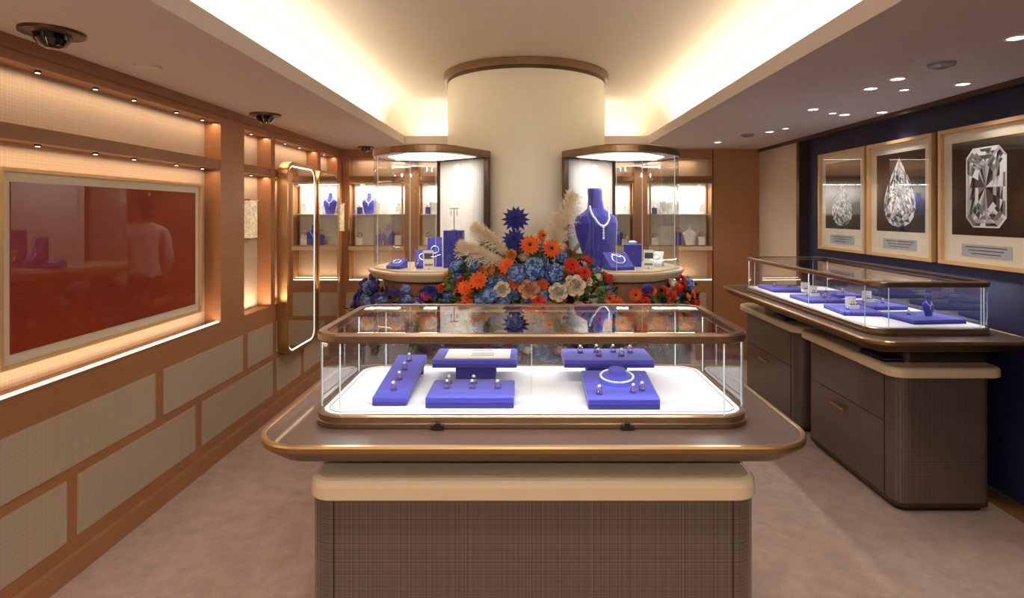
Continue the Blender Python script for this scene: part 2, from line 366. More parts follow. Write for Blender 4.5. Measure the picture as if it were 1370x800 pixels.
# trays
def tilt(cx,cy,cz,ax,az=0): return Matrix.Translation((cx,cy,cz))@Matrix.Rotation(az,4,'Z')@Matrix.Rotation(ax,4,'X')
def ringj(b,T,x,y,z,s=1):
    b.cyl((x,y),.012*s,z,z+.006*s,'blued',10,.009*s,T=T)
    b.torus((0,0,0),.0085*s,.0016*s,'gold',14,5,T@Matrix.Translation((x,y,z+.013*s))@Matrix.Rotation(1.57,4,'X'))
    b.ell((x,y,z+.024*s),(.006*s,.006*s,.005*s),'diamond',6,4,T)
def tray(name,cx,cy,cz,w,d,h,ax=0,az=0,items=(),card=False,stand=None,neck=False):
    T=tilt(cx,cy,cz,ax,az); b=MB()
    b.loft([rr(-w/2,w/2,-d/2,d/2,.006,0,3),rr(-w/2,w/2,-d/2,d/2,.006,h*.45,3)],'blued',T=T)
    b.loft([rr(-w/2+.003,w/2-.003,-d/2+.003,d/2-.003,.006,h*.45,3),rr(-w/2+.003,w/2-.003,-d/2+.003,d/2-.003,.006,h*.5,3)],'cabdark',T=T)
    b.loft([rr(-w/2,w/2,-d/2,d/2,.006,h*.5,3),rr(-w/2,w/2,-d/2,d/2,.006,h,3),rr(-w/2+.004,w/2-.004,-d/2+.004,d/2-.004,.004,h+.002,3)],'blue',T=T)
    if stand: 
        b.box(cx-stand/2,cx+stand/2,cy-.03,cy+.04,.9655,cz,'blued')
    elif ax:
        b.box(-w/2+.01,w/2-.01,d/2-.03,d/2-.01,-math.sin(ax)*d*.9,0,'blued',T=T)
    for x,y in items: ringj(b,T,x,y,h+.002)
    if card:
        b.box(-w*.36,w*.42,-d*.36,d*.36,h+.002,h+.005,'white',T=T)
        for i in range(4): b.box(-w*.05+0,w*.22,-d*.2+i*.016,-d*.2+i*.016+.003,h+.005,h+.0055,'gem2',T=T)
        b.box(-w*.05,w*.2,d*.24,d*.27,h+.005,h+.0055,'gem0',T=T)
    if neck:
        b.lathe((0,.035),[(.062,h+.002),(.06,h+.006),(.045,h+.016),(.03,h+.022),(.027,h+.036),(.02,h+.038),(0,h+.038)],'blue',28,T=T)
        for i in range(40):
            a=2*math.pi*i/40; b.ell((.052*math.cos(a),.035+.052*math.sin(a),h+.014),(.0045,.0045,.004),'diamond',6,4,T)
    return b.build(name)
ZF=.966
tray('jewelry_tray',-.415,1.90,ZF+.022,.105,.36,.022,math.radians(7),0,[(0,-.12+.08*i) for i in range(4)])
tray('jewelry_tray',-.17,1.79,ZF,.265,.18,.03,0,0,[(-.08,.0),(0,.0),(.08,0),(-.08,.05),(0,.05)])
tray('jewelry_tray',-.178,2.03,1.02,.29,.17,.024,0,0,(),True,stand=.14)
tray('jewelry_tray',.285,2.03,1.02,.31,.17,.024,0,0,[(-.09,.02),(-.03,.03),(.03,.03),(.09,.02),(-.03,-.03),(.05,-.03)],stand=.14)
tray('jewelry_tray',.292,1.80,ZF+.012,.215,.22,.03,math.radians(7),0,[(.035,-.06),(.065,-.045),(-.07,-.07)],neck=True)
# right counter
b=MB(); tabletop(b,1.67,2.50,2.74,4.92,.13,.93)
b.loft([rr(2.0,2.45,3.0,4.8,.04,.76),rr(2.0,2.45,3.0,4.8,.04,.86)],'bronzed')
b.build('display_counter')
for y0,y1 in ((2.93,3.87),(4.0,4.98)):
    b=MB(); cabinet(b,1.91,2.42,y0,y1,.71); cap(b,1.86,2.45,y0-.05,y1+.03,.08,.71,.76)
    b.box(1.9095,1.9125,y0+.1,y0+.103,.05,.71,'cabdark'); b.box(1.9095,1.9125,y0+.1,y1-.08,.44,.443,'cabdark')
    b.box(1.885,1.895,(y0+y1)/2-.02,(y0+y1)/2+.13,.37,.385,'brass')
    for q in (-.01,.11): b.box(1.893,1.912,(y0+y1)/2+q,(y0+y1)/2+q+.01,.373,.382,'brass')
    b.build('counter_cabinet')
b=MB(); glasscase(b,1.76,2.39,2.88,4.58,.08,.93,1.20); b.box(1.7635,1.7665,3.55,3.553,.965,1.172,'edge'); b.build('glass_display_case')
area('case2_led_l',(1.795,3.73,1.168),(0,28,0),.012,1.5,2.3,CC)
area('case2_led_r',(2.355,3.73,1.168),(0,-28,0),.012,1.5,2.1,CC)
tray('jewelry_tray',2.17,3.12,ZF,.30,.26,.02,0,.1,[(-.05,.03),(.05,.0)],neck=False)
tray('jewelry_tray',1.93,3.36,ZF,.22,.28,.02,0,-.1,[(-.05,-.05),(.05,.06)])
tray('jewelry_tray',2.18,3.55,ZF,.24,.26,.02,0,.05,[(-.05,.03),(.05,.0),(0,.07)])
tray('jewelry_tray',1.95,3.80,ZF,.26,.26,.02,0,0,[(-.05,.03),(.05,.0),(0,-.07)])
tray('jewelry_tray',2.19,4.02,ZF,.24,.24,.02,0,0,[(-.05,.03),(.05,.0)])
tray('jewelry_tray',1.95,4.32,ZF,.26,.3,.02,0,0,[(-.05,.03),(.05,.0),(0,.09)])
for x,y in ((1.93,3.36),(2.17,3.6),(1.95,3.85),(2.0,4.05)):
    b=MB(); T=Matrix.Translation((x,y,ZF+.022)); b.box(-.03,.03,-.02,.02,0,.02,'white',T=T); b.box(-.03,.03,.018,.024,.02,.065,'white',T=T); b.box(-.022,.022,-.014,.016,.02,.022,'blued',T=T); ringj(b,T,0,0,.018); b.build('ring_box')
def bust(name,T,s,mt='blue'):
    b=MB(); bust_geo(b,T,s,mt); return b.build(name)
bust('necklace_bust',Matrix.Translation((2.2,3.1,ZF+.022))@Matrix.Rotation(.2,4,'Z'),.2)
for x,y,z,m in ((1.89,3.0,.76,'black'),(1.9,4.15,.76,'black')):
    b=MB()
    for i in range(4): b.box(x+random.uniform(-.006,.006),x+.11,y+.02*i*.3,y+.22,z+i*.006,z+i*.006+.005,m if i%2 else 'gem1')
    b.build('brochure_stack')
# ---------------------------------------------------------------- column display towers
TP=[(-.255,3.98),(-.50,3.57),(-.80,3.57),(-1.075,3.9),(-1.02,4.25),(-.665,4.335)]
def tower(sx):
    P=list(TP); rad=[.0,.13,.13,.12,.04,.0]
    if sx>0: P=[(-x,y) for x,y in P][::-1]; rad=rad[::-1]
    poly=rpoly(P,rad,8)
    zb=1.17; zt=1.985
    b=MB()
    def K(i,z): return at(off(poly,None,i),z)
    b.loft([K(.07,.86),K(.07,1.10)],'wood')
    b.loft([K(.03,zb-.07),K(-.0,zb-.055),K(-.035,zb-.012),K(-.035,zb),K(-.02,zb+.003)],'cream',mlist=['bronze','cream','cream','cream'])
    b.loft([K(.0,zb+.003),K(.0,zb+.012),K(.012,zb+.012)],'cream')
    b.loft([K(.003,zb+.012),K(.003,zt-.05)],'glass',cap0=False,cap1=False,smooth=True)
    b.loft([K(.01,zt-.045),K(.0,zt-.05),K(-.006,zt-.045),K(-.006,zt-.006),K(0,zt)],'bronze',cap0=True)
    b.loft([K(.10,zt-.0475),K(.10,zt-.0455)],'ledp')
    A=Vector((sx*.255,3.98));F=Vector((sx*.665,4.335)); d=(F-A).normalized(); n=Vector((d.y,-d.x)); 
    if n.y>0: n=-n
    def slab(p,q,t,z0,z1,m,o=0):
        vs=[(p+n*o),(q+n*o),(q+n*(o+t)),(p+n*(o+t))]
        b.loft([[(v.x,v.y,z0) for v in vs],[(v.x,v.y,z1) for v in vs]],m)
    slab(A+d*.03,F-d*.02,.008,zb+.012,zt-.05,'fine',.006)
    slab(A-d*.006,A+d*.03,.03,zb,zt-.05,'bronzed',.0)
    slab(F-d*.03,F+d*.0,.02,zb,zt-.05,'bronzed',.0)
    pin=off(poly,None,.003)
    for ty in ((-.565,3.57),(-.735,3.57),(-1.0,3.81)):
        q=min(pin,key=lambda p:(abs(p[0])-abs(ty[0]))**2+(p[1]-ty[1])**2)
        b.box(q[0]-.0018,q[0]+.0018,q[1]-.0018,q[1]+.0018,zb+.012,zt-.05,'edge')
    b.build('display_tower')
    area('tower_light',(sx*.68,3.9,zt-.056),(0,0,0),.40,.3,3.2,(1,.96,.92))
    return zb+.0125
z=tower(-1); tower(1)
def blockbox(name,x,y,z,w,h,az=0,m='blue'):
    b=MB(); T=tilt(x,y,z,0,az); b.loft([rr(-w/2,w/2,-w/2,w/2,.006,0,3),rr(-w/2,w/2,-w/2,w/2,.006,h,3)],m,T=T); return b,T
b,T=blockbox('x',-.49,3.86,z,.13,.25); 
b.cyl((0,0),.02,.25,.255,'bronze',12,T=T); b.cyl((0,0),.003,.255,.40,'bronze',8,T=T); b.box(-.03,.03,-.002,.002,.395,.402,'bronze',T=T)
for sx in (-.02,.02): b.ell((sx,0,.37),(.006,.006,.025),'diamond',8,6,T)
b.build('pedestal_block')
def wedge(name,x,y,z,w,d,h,az,m='blue',ring=True):
    b=MB(); T=tilt(x,y,z,0,az)
    vs=[(-w/2,-d/2,0),(w/2,-d/2,0),(w/2,d/2,0),(-w/2,d/2,0),(-w/2,-d/2,.02),(w/2,-d/2,.02),(w/2,d/2,h),(-w/2,d/2,h)]
    b.add(vs,[(3,2,1,0),(4,5,6,7),(0,1,5,4),(1,2,6,5),(2,3,7,6),(3,0,4,7)],m,T=T)
    if ring:
        b.torus((0,0,0),w*.26,.004,'diamond',18,6,T@Matrix.Translation((0,0,.02+(h-.02)/2+.005))@Matrix.Rotation(math.atan2(h-.02,d),4,'X'))
    return b.build(name,bevel=.003)
wedge('jewelry_stand',-.69,3.80,z,.1,.09,.12,.3); wedge('jewelry_stand',-.63,3.92,z,.1,.07,.2,.2); wedge('jewelry_stand',-.86,3.78,z,.1,.11,.06,-.3)
def card(x,y,z,w,h,az,m='white'):
    b=MB(); T=tilt(x,y,z,math.radians(-18),az); b.box(-w/2,w/2,0,.004,0.002,h,m,T=T)
    b.box(-w/2+.008,w/2-.008,-.001,0,h*.2,h*.3,'gem2',T=T); b.box(-w/2+.008,w/2-.008,-.001,0,h*.55,h*.85,'gem1',T=T)
    b.box(-.004,.004,.0,.05,.0,.012,'gem1',T=T); b.build('display_card')
card(-.63,3.68,z,.07,.13,.3); card(.80,3.72,z,.07,.13,-.3)
bust('necklace_bust',Matrix.Translation((.50,3.82,z))@Matrix.Rotation(.5,4,'Z'),1.0)
b,T=blockbox('x',.74,3.95,z,.12,.15,-.2); b.ell((0,0,.165),(.03,.03,.012),'diamond',10,6,T); b.build('pedestal_block')
wedge('jewelry_stand',.60,3.70,z,.17,.12,.11,.35) 
wedge('jewelry_stand',.9,3.95,z,.1,.09,.1,-.4,'fine')
# ---------------------------------------------------------------- flowers
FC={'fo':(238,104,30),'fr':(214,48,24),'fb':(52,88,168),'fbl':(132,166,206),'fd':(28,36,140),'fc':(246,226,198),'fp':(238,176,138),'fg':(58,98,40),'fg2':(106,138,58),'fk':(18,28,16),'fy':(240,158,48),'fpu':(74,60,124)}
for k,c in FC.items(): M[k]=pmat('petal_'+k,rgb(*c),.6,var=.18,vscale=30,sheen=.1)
M['pamp']=pmat('pampas_plume',rgb(255,238,210),.9,sheen=.3)
_p=M['pamp'].node_tree.nodes['Principled BSDF']; _p.inputs['Subsurface Weight'].default_value=.3; _p.inputs['Subsurface Radius'].default_value=(.02,.016,.01)
def frame(p,n,roll=0):
    q=Vector(n).normalized().to_track_quat('Z','Y').to_matrix().to_4x4()
    return Matrix.Translation(p)@q@Matrix.Rotation(roll,4,'Z')
def dahlia(b,T,s,m,mc='fy',layers=4,n=13,w=.2):
    for l in range(layers):
        rr_=s*(1-.2*l); up=.12+.32*l
        for i in range(n):
            a=2*math.pi*(i+.5*(l%2))/n+random.uniform(-.05,.05); ca,sa=math.cos(a),math.sin(a)
            cu=math.cos(up);su=math.sin(up); ww=w*rr_*1.25
            base=(0,0,.02*s*l); 
            mid=(ca*rr_*.6*cu,sa*rr_*.6*cu,rr_*.6*su); tip=(ca*rr_*cu,sa*rr_*cu,rr_*su*.85)
            L=(mid[0]-sa*ww,mid[1]+ca*ww,mid[2]+ww*.3); R_=(mid[0]+sa*ww,mid[1]-ca*ww,mid[2]+ww*.3)
            b.add([base,R_,tip,L,mid],[(0,1,4),(1,2,4),(2,3,4),(3,0,4)],m,False,T)
    b.ell((0,0,s*.12),(s*.2,s*.2,s*.14),mc,8,5,T)
def rose(b,T,s,m):
    for l in range(5):
        r=s*(1-.19*l); n=6-l//2; h=s*(.25+.13*l)
        for i in range(n):
            a=2*math.pi*i/n+l*.7; w=math.pi/n*1.25
            vs=[];K=4
            for u in range(K+1):
                aa=a-w+2*w*u/K
                edge=1-abs(u/K*2-1)**3*.25
                vs+= [(math.cos(aa)*r*.35,math.sin(aa)*r*.35,0),(math.cos(aa)*r*.88,math.sin(aa)*r*.88,h*.55),(math.cos(aa)*r*(1.0 if l<2 else .8)*edge,math.sin(aa)*r*(1.0 if l<2 else .8)*edge,h*edge*1.15)]
            fs=[]
            for u in range(K):
                o=3*u; fs+=[(o,o+3,o+4,o+1),(o+1,o+4,o+5,o+2)]
            b.add(vs,fs,m,True,T)
def hydra(b,T,s,m,m2):
    b.ell((0,0,0),(s*.8,s*.8,s*.7),m2,8,6,T)
    for i in range(34):
        zc=random.uniform(-.1,1); a=random.uniform(0,6.28); rr_=math.sqrt(max(0,1-zc*zc)); nn=Vector((rr_*math.cos(a),rr_*math.sin(a),zc))
        T2=T@frame(nn*s*.82,nn,random.uniform(0,1.5)); f=s*.26
        for k in range(4):
            aa=k*math.pi/2; ca,sa=math.cos(aa),math.sin(aa)
            b.add([(0,0,0),(ca*f*.7+sa*f*.45,sa*f*.7-ca*f*.45,f*.25),(ca*f,sa*f,f*.2),(ca*f*.7-sa*f*.45,sa*f*.7+ca*f*.45,f*.25)],[(0,1,2,3)],random.choice((m,m,m2)),False,T2)
def leaf(b,T,s,m):
    b.add([(0,0,0),(s*.22,0,s*.35),(s*.2,-.02*s,s*.7),(0,.1*s,s),(-s*.2,-.02*s,s*.7),(-s*.22,0,s*.35),(0,.06*s,s*.4),(0,.07*s,s*.7)],[(0,1,6),(1,2,7,6),(2,3,7),(3,4,7),(4,5,6,7),(5,0,6)],m,False,T)
# plinth hugging the column
b=MB()
pp=[(1.12,4.6),(1.13,3.9),(.84,3.50),(-.84,3.50),(-1.13,3.9),(-1.12,4.6)]
arc=[(-.64*math.cos(t),4.6-.64*math.sin(t)) for t in [math.pi*i/20 for i in range(21)]]
pl=pp+arc
b.loft([at(pl,0),at(pl,.83)],'plaid',cap1=False); b.loft([at(pl,.83),at(pl,.86)],'cream',cap0=False)
b.build('flower_plinth')
FL=MB()
def bloom(p,n,kind,s):
    T=frame(p,n,random.uniform(0,6))
    if kind=='o': dahlia(FL,T,s,'fo','fr')
    elif kind=='g': dahlia(FL,T,s,'fo','fk',3,16,.13)
    elif kind=='r': dahlia(FL,T,s*.9,'fr','fk')
    elif kind=='c': rose(FL,T,s*.9,'fc')
    elif kind=='p': rose(FL,T,s*.9,'fp')
    elif kind=='R': rose(FL,T,s*.9,'fr')
    elif kind=='b': hydra(FL,T,s,'fb','fbl')
    elif kind=='l': hydra(FL,T,s,'fbl','fb')
    elif kind=='d': dahlia(FL,T,s,'fd','fk',4,14,.12)
    elif kind=='u': hydra(FL,T,s*.8,'fd','fpu')
    elif kind=='y': rose(FL,T,s*.7,'fy')
path=[Vector(p) for p in ((-1.13,4.3),(-1.14,3.9),(-.84,3.49),(-.46,3.47),(-.2,3.6),(.2,3.6),(.46,3.47),(.84,3.49),(1.14,3.9),(1.13,4.3))]
seg=[(path[i],path[i+1],(path[i+1]-path[i]).length) for i in range(len(path)-1)]; tot=sum(s[2] for s in seg)
def along(t):
    d=t*tot
    for a,c,l in seg:
        if d<=l:
            u=(c-a).normalized(); return a+u*d,Vector((u.y,-u.x))
        d-=l
    u=(seg[-1][1]-seg[-1][0]).normalized(); return seg[-1][1],Vector((u.y,-u.x))
N=430
for i in range(N):
    q,nn=along((i+random.random())/N)
    lv=random.random()
    zz=1.085-.34*lv; o_=-.02+.05*math.sin(lv*3.0)+random.uniform(-.015,.02)
    p=Vector((q.x+nn.x*o_,q.y+nn.y*o_,zz)); n=Vector((nn.x,nn.y,random.uniform(-.1,.7)))
    x=p.x
    if x<-.45: zone='udurcblud'
    elif x>.5: zone='RrogRucylor'
    else: zone='oblrpg'
    bloom(p,n,random.choice(zone),random.uniform(.035,.055))
    for _ in range(4):
        q2=p+Vector((random.uniform(-.05,.05),random.uniform(-.04,.04),random.uniform(-.08,.0)))
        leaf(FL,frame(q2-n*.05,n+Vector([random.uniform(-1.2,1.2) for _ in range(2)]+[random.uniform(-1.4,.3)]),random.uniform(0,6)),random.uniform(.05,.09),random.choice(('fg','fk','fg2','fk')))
# mound
c0=Vector((0,3.58,1.0)); rad=Vector((.50,.30,.30))
pts=[]
t=0
while len(pts)<190 and t<8000:
    t+=1
    d=Vector((random.gauss(0,1),-abs(random.gauss(0,1)) if random.random()<.8 else random.gauss(0,.4),random.gauss(.25,.8))).normalized()
    p=c0+Vector((d.x*rad.x,d.y*rad.y,d.z*rad.z))
    if any((p-q).length<.05 for q,_ in pts): continue
    pts.append((p,Vector((d.x/rad.x,d.y/rad.y,d.z/rad.z)).normalized()))
for p,n in pts:
    x=p.x
    if x<-.2: zone='yogoRbcyl' 
    elif x<.15: zone='lgoplcloblp'
    else: zone='ccprRlol'
    if p.z<1.05: zone+='blo'
    bloom(p+n*random.uniform(-.01,.05),n,random.choice(zone),random.uniform(.04,.06))
for i in range(560):
    d=Vector((random.gauss(0,1),-abs(random.gauss(0,1)),random.gauss(.3,.8))).normalized()
    p=c0+Vector((d.x*rad.x,d.y*rad.y,d.z*rad.z))*.98
    p=c0+(p-c0)*1.0
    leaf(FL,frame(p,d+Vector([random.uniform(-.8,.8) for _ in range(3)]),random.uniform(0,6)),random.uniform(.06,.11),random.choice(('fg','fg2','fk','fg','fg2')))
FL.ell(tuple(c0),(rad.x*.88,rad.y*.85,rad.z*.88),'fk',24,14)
def at_px(x,y,Y): return Vector(((x-704)*Y/760,Y,1.55-(y-285)*Y/760))
def stem(b,p,q,r=.003,m='fg'):
    d=(q-p); T=frame(p,d); b.cyl((0,0),r,0,d.length,m,6,T=T)
for (x,y,Y,k,s) in ((690,294,3.42,'d',.09),(688,322,3.34,'d',.08),(709,328,3.26,'g',.066),(738,333,3.26,'g',.062),(684,341,3.28,'y',.05),(727,316,3.42,'g',.05),(765,355,3.27,'r',.06),(678,356,3.24,'o',.055),(640,375,3.26,'o',.06),(622,385,3.28,'o',.05),(655,362,3.28,'y',.05),(768,383,3.24,'c',.075),(746,392,3.22,'c',.065),(715,360,3.21,'l',.075),(692,366,3.22,'b',.065),(742,364,3.22,'l',.06),(708,388,3.21,'p',.07),(672,388,3.21,'c',.055),(634,352,3.32,'b',.055),(750,342,3.32,'l',.045),(720,402,3.21,'r',.05),(655,395,3.21,'b',.055),(782,365,3.26,'r',.05)):
    p=at_px(x,y,Y); n=Vector((p.x*.6,-1,.45)); bloom(p,n,k,s); stem(FL,Vector((p.x*.5,3.55,1.1)),p)
for i in range(46):
    p=Vector((random.gauss(-.1,.16),3.5,1.17)); d=Vector((p.x*1.0+random.gauss(0,.25),random.uniform(-.6,0),1)).normalized()
    for k in range(3): leaf(FL,frame(p+d*(.06+.045*k),d+Vector((random.uniform(-.6,.6),random.uniform(-.5,.2),0)),random.uniform(0,6)),.07,random.choice(('fg','fg2')))
    stem(FL,p,p+d*.17,.002)
FL.build('flower_arrangement')
def plume(p,tip,w,seed,bend=.05):
    random.seed(seed); b=MB(); d=tip-p; L=d.length
    def cpt(t): return p+d*t+Vector((0,0,bend*(t-t*t)))
    prev=None
    for i in range(12):
        q=cpt(i/11)
        if prev: stem(b,prev,q,.002,'pamp')
        prev=q
    dn=d.normalized()
    for i in range(330):
        t=random.uniform(.22,1.0); q=cpt(t); pr=math.sin(math.pi*min(1,(t-.17)/.88))**.6
        dr=Vector([random.gauss(0,1) for _ in range(3)]).normalized(); dr=(dr*.6+dn*.9).normalized()
        l=w*pr*random.uniform(.5,1.25)+.015
        for h in range(13):
            u=(h+1)/13; c=q+dr*l*u+Vector((0,0,-.35*l*u*u))
            e=c+(dr*.7+Vector([random.gauss(0,.55) for _ in range(3)])).normalized()*random.uniform(.012,.026)
            s=(e-c).cross(Vector((random.uniform(-1,1),random.uniform(-1,1),random.uniform(-1,1)))).normalized()*.0017
            b.add([c-s,c+s,e],[(0,1,2)],'pamp')
    b.build('pampas_grass')
plume(at_px(690,360,3.30),at_px(620,328,3.22),.08,1)
plume(at_px(692,352,3.34),at_px(638,304,3.28),.07,5)
plume(at_px(738,366,3.34),at_px(764,262,3.28),.095,2)
plume(at_px(732,356,3.34),at_px(744,290,3.32),.07,9)
random.seed(11)
# ---------------------------------------------------------------- pictures, right wall
def gem_outline(kind,n,s):
    out=[]
    if kind=='emerald':
        c=[(.40,-1),(.62,-.76),(.62,.76),(.40,1),(-.40,1),(-.62,.76),(-.62,-.76),(-.40,-1)]
        for i in range(8):
            a,b_=c[i],c[(i+1)%8]
            for k in range(4): t=k/4; out.append(((a[0]*(1-t)+b_[0]*t)*s,(a[1]*(1-t)+b_[1]*t)*s))
        return out
    for i in range(n):
        a=2*math.pi*i/n
        w=.95 if kind=='pear' else 1.15
        out.append((-math.sin(a)*abs(math.sin(a/2))**1.3*w*s,math.cos(a)*s))
    return out
def picture(yc,kind,gs,dz=0):
    b=MB(); w=.66; h=.79; zc=1.645; x=XR-.001
    y0,y1,z0,z1=yc-w/2,yc+w/2,zc-h/2,zc+h/2; t=.022
    b.box(x-.035,x,y0,y1,z0,z0+t,'brass2');b.box(x-.035,x,y0,y1,z1-t,z1,'brass2');b.box(x-.035,x,y0,y0+t,z0+t,z1-t,'brass2');b.box(x-.035,x,y1-t,y1,z0+t,z1-t,'brass2')
    b.box(x-.012,x,y0+t,y1-t,z0+t,z1-t,'mat')
    iy0,iy1,iz0,iz1=y0+.085,y1-.085,z0+.175,z1-.085
    b.box(x-.013,x-.012,iy0,iy1,iz0,iz1,'photobg')
    b.box(x-.014,x-.012,yc-.17,yc+.17,z0+.055,z0+.125,'gem3')
    for i in range(3): b.box(x-.0145,x-.014,yc-.14+.02*i,yc+.14-.02*i,z0+.108-i*.018,z0+.113-i*.018,'gem1')
    n=32 if kind=='emerald' else 24; cz=(iz0+iz1)/2+dz
    X=x-.0145; ol=gem_outline(kind,n,gs)
    if kind=='emerald':
        def O(l):
            k=(1-l)*gs*.62
            return [(a[0]-math.copysign(min(abs(a[0]),k*min(1,abs(a[0])/(.4*gs))),a[0]),a[1]-math.copysign(min(abs(a[1]),k*min(1,abs(a[1])/(.76*gs))),a[1])) for a in ol]
        lev=[1,.94,.82,.68,.52,.36]
        R_=[O(l) for l in lev]
        shades=[4,2,3,1,3]
        for j in range(5):
            for i in range(n):
                side=i//4; base=shades[j]
                g=max(0,min(4,base+(-1,0,1,0,-1,1,0,1)[(side+j)%8]))
                if j>0 and random.random()<.4: g=random.choice((0,1,3,4,4))
                A,B,c_,d_=R_[j][i],R_[j][(i+1)%n],R_[j+1][i],R_[j+1][(i+1)%n]
                pts3=[(X,yc+p[0],cz+p[1]) for p in (A,B,d_,c_)]
                if j>=2 and random.random()<.6:
                    b.add(pts3,[(0,1,2)],'gem%d'%g); b.add(pts3,[(0,2,3)],'gem%d'%random.choice((1,2,3,4)))
                else: b.add(pts3,[(0,1,2,3)],'gem%d'%g)
        c_=R_[-1]; cen=(X,yc,cz)
        for i in range(n): b.add([cen,(X,yc+c_[i][0],cz+c_[i][1]),(X,yc+c_[(i+1)%n][0],cz+c_[(i+1)%n][1])],[(0,1,2)],'gem%d'%random.choice((0,1,2,3,4)))
    else:
        lev=[1,.86,.7,.52,.33,.15]
        for j in range(len(lev)-1):
            for i in range(n):
                def P(i_,l,hf=0):
                    a=ol[i_%n]; 
                    if hf: c=ol[(i_+1)%n]; a=((a[0]+c[0])/2,(a[1]+c[1])/2)
                    return (X,yc+a[0]*l,cz+a[1]*l)
                A,B=P(i,lev[j]),P(i+1,lev[j]); c_,d_=P(i,lev[j+1]),P(i+1,lev[j+1]); m_=P(i,(lev[j]+lev[j+1])/2,1)
                for tri in ((A,B,m_),(B,d_,m_),(d_,c_,m_),(c_,A,m_)):
                    b.add(list(tri),[(0,1,2)],'gem%d'%random.choice((0,1,2,3,3,4,4)))
        b.add([(X,yc+a[0]*lev[-1],cz+a[1]*lev[-1]) for a in ol],[tuple(range(n))],'gem1')
    b.add([(x-.02,y0+t,z0+t),(x-.02,y1-t,z0+t),(x-.02,y1-t,z1-t),(x-.02,y0+t,z1-t)],[(0,1,2,3)],'glass')
    b.build('framed_diamond_print')
M['brass2']=pmat('gilt_wood_frame',rgb(212,174,122),.4,.3)
picture(4.49,'round',.17,-.07); picture(3.80,'pear',.235); picture(3.085,'emerald',.22)
# left artwork
b=MB(); y0,y1,z0,z1=2.15,3.49,.945,1.727; X=-2.049
t=.015
b.box(X,-1.99,y0,y1,z0,z0+t,'brass2');b.box(X,-1.99,y0,y1,z1-t,z1,'brass2');b.box(X,-1.99,y0,y0+t,z0+t,z1-t,'brass2');b.box(X,-1.99,y1-t,y1,z0+t,z1-t,'brass2')
b.box(X,-2.005,y0+t,y1-t,z0+t,z1-t,'mat'); b.box(-2.005,-2.0,y0+.055,y1-.055,z0+.055,z1-.055,'redart')
b.build('framed_artwork')
# mirrors
def mirror(y0,y1,z0,z1,x0,x1,r,led):
    b=MB()
    def R(i,x): return [(x,p[0],p[1]) for p in rr(y0+i,y1-i,z0+i,z1-i,r-i,0,8)]
    b.loft([R(0,x0),R(0,x1),R(.03,x1),R(.032,x1-.006)],'brass',cap1=False)
    if led:
        b.loft([R(.032,x1-.006),R(.042,x1-.006)],'ledw',cap0=False,cap1=False)
        b.add(R(.042,x1-.006),[tuple(range(36))],'mirror')
    else: b.add(R(.032,x1-.006),[tuple(range(36))],'mirror')
    b.build('wall_mirror')
mirror(4.43,5.05,.42,1.96,-1.944,-1.865,.12,True)
mirror(5.14,5.72,.42,1.95,-1.944,-1.88,.12,False)
for y in (4.12,5.79):
    b=MB(); x0=-2.05 if y<5 else -1.946
    b.box(x0,x0+.03,y-.03,y+.03,1.42,1.58,'brass')
    for i in range(3):
        b.box(x0+.03,x0+.075,y-.055+.037*i,y-.055+.037*i+.034,1.37+.01*(i%2),1.64-.012*(i%2),'crystal')
    b.box(x0+.02,x0+.08,y-.06,y+.06,1.36,1.37,'brass'); b.box(x0+.02,x0+.08,y-.06,y+.06,1.64,1.65,'brass')
    b.build('wall_sconce')
# ---------------------------------------------------------------- ceiling fittings
def cpos(x,y): Y=509.2/(285-y); return ((x-704)*Y/760,Y)
for x,y in ((70,42),(355,153)):
    X,Y=cpos(x,y); b=MB(); b.lathe((X,Y),[(0,ZC-.002),(.075,ZC-.002),(.078,ZC-.0)] ,'gem2',32)
    b.lathe((X,Y),[(.10,ZC),(.10,ZC-.012),(.062,ZC-.016),(.058,ZC-.014)],'bronzed',32)
    b.lathe((X,Y),[(.058,ZC-.014),(.055,ZC-.035),(.04,ZC-.055),(.02,ZC-.064),(0,ZC-.066)],'blackgl',32)
    b.build('dome_security_camera')
X,Y=-1.62,5.75; b=MB(); b.lathe((X,Y),[(.08,ZC),(.08,ZC-.012),(.05,ZC-.016),(.045,ZC-.04),(.02,ZC-.055),(0,ZC-.057)],'blackgl',24); b.build('dome_security_camera')
for x,y in ((198,88),(1260,85),(435,183),(1000,180)):
    X,Y=cpos(x,y); b=MB(); b.lathe((X,Y),[(.055,ZC),(.052,ZC-.012),(.03,ZC-.02),(0,ZC-.022)],'ceil' if x<500 else 'gem2',24); b.build('smoke_detector')
dl=[cpos(*p) for p in ((1201,105),(1165,118),(1288,112),(1088,146),(1130,153),(1180,150),(1030,176),(1360,50),(960,190))]
dl+=[(1.85,1.2),(1.85,.2),(-1.6,.9),(-1.6,-.3),(1.2,5.8),(-1.2,5.8),(-.45,5.8)]
M['dltrim']=pmat('downlight_trim',rgb(235,230,222),.5)
M['dlens']=pmat('downlight_lens',(1,.95,.88,1),emit=4,ecol=(1,.95,.88,1))
for i,(X,Y) in enumerate(dl):
    if not Y<5.95: continue
    b=MB(); b.lathe((X,Y),[(.042,ZC),(.042,ZC-.004),(.032,ZC-.005),(.028,ZC-.001)],'dltrim',24); b.cyl((X,Y),.028,ZC-.003,ZC-.001,'dlens',20); b.build('downlight')
    tgt=(X,Y,0); e=9
    if X>2.2: tgt=(2.5,Y,1.2); e=4
    if X==-.45: tgt=(-.4,5.6,.9); e=14  # added unseen lamp, put in only to brighten the person
    spot('fill_lamp',(X,Y,ZC-.012),tgt,e,95,(1,.92,.84))
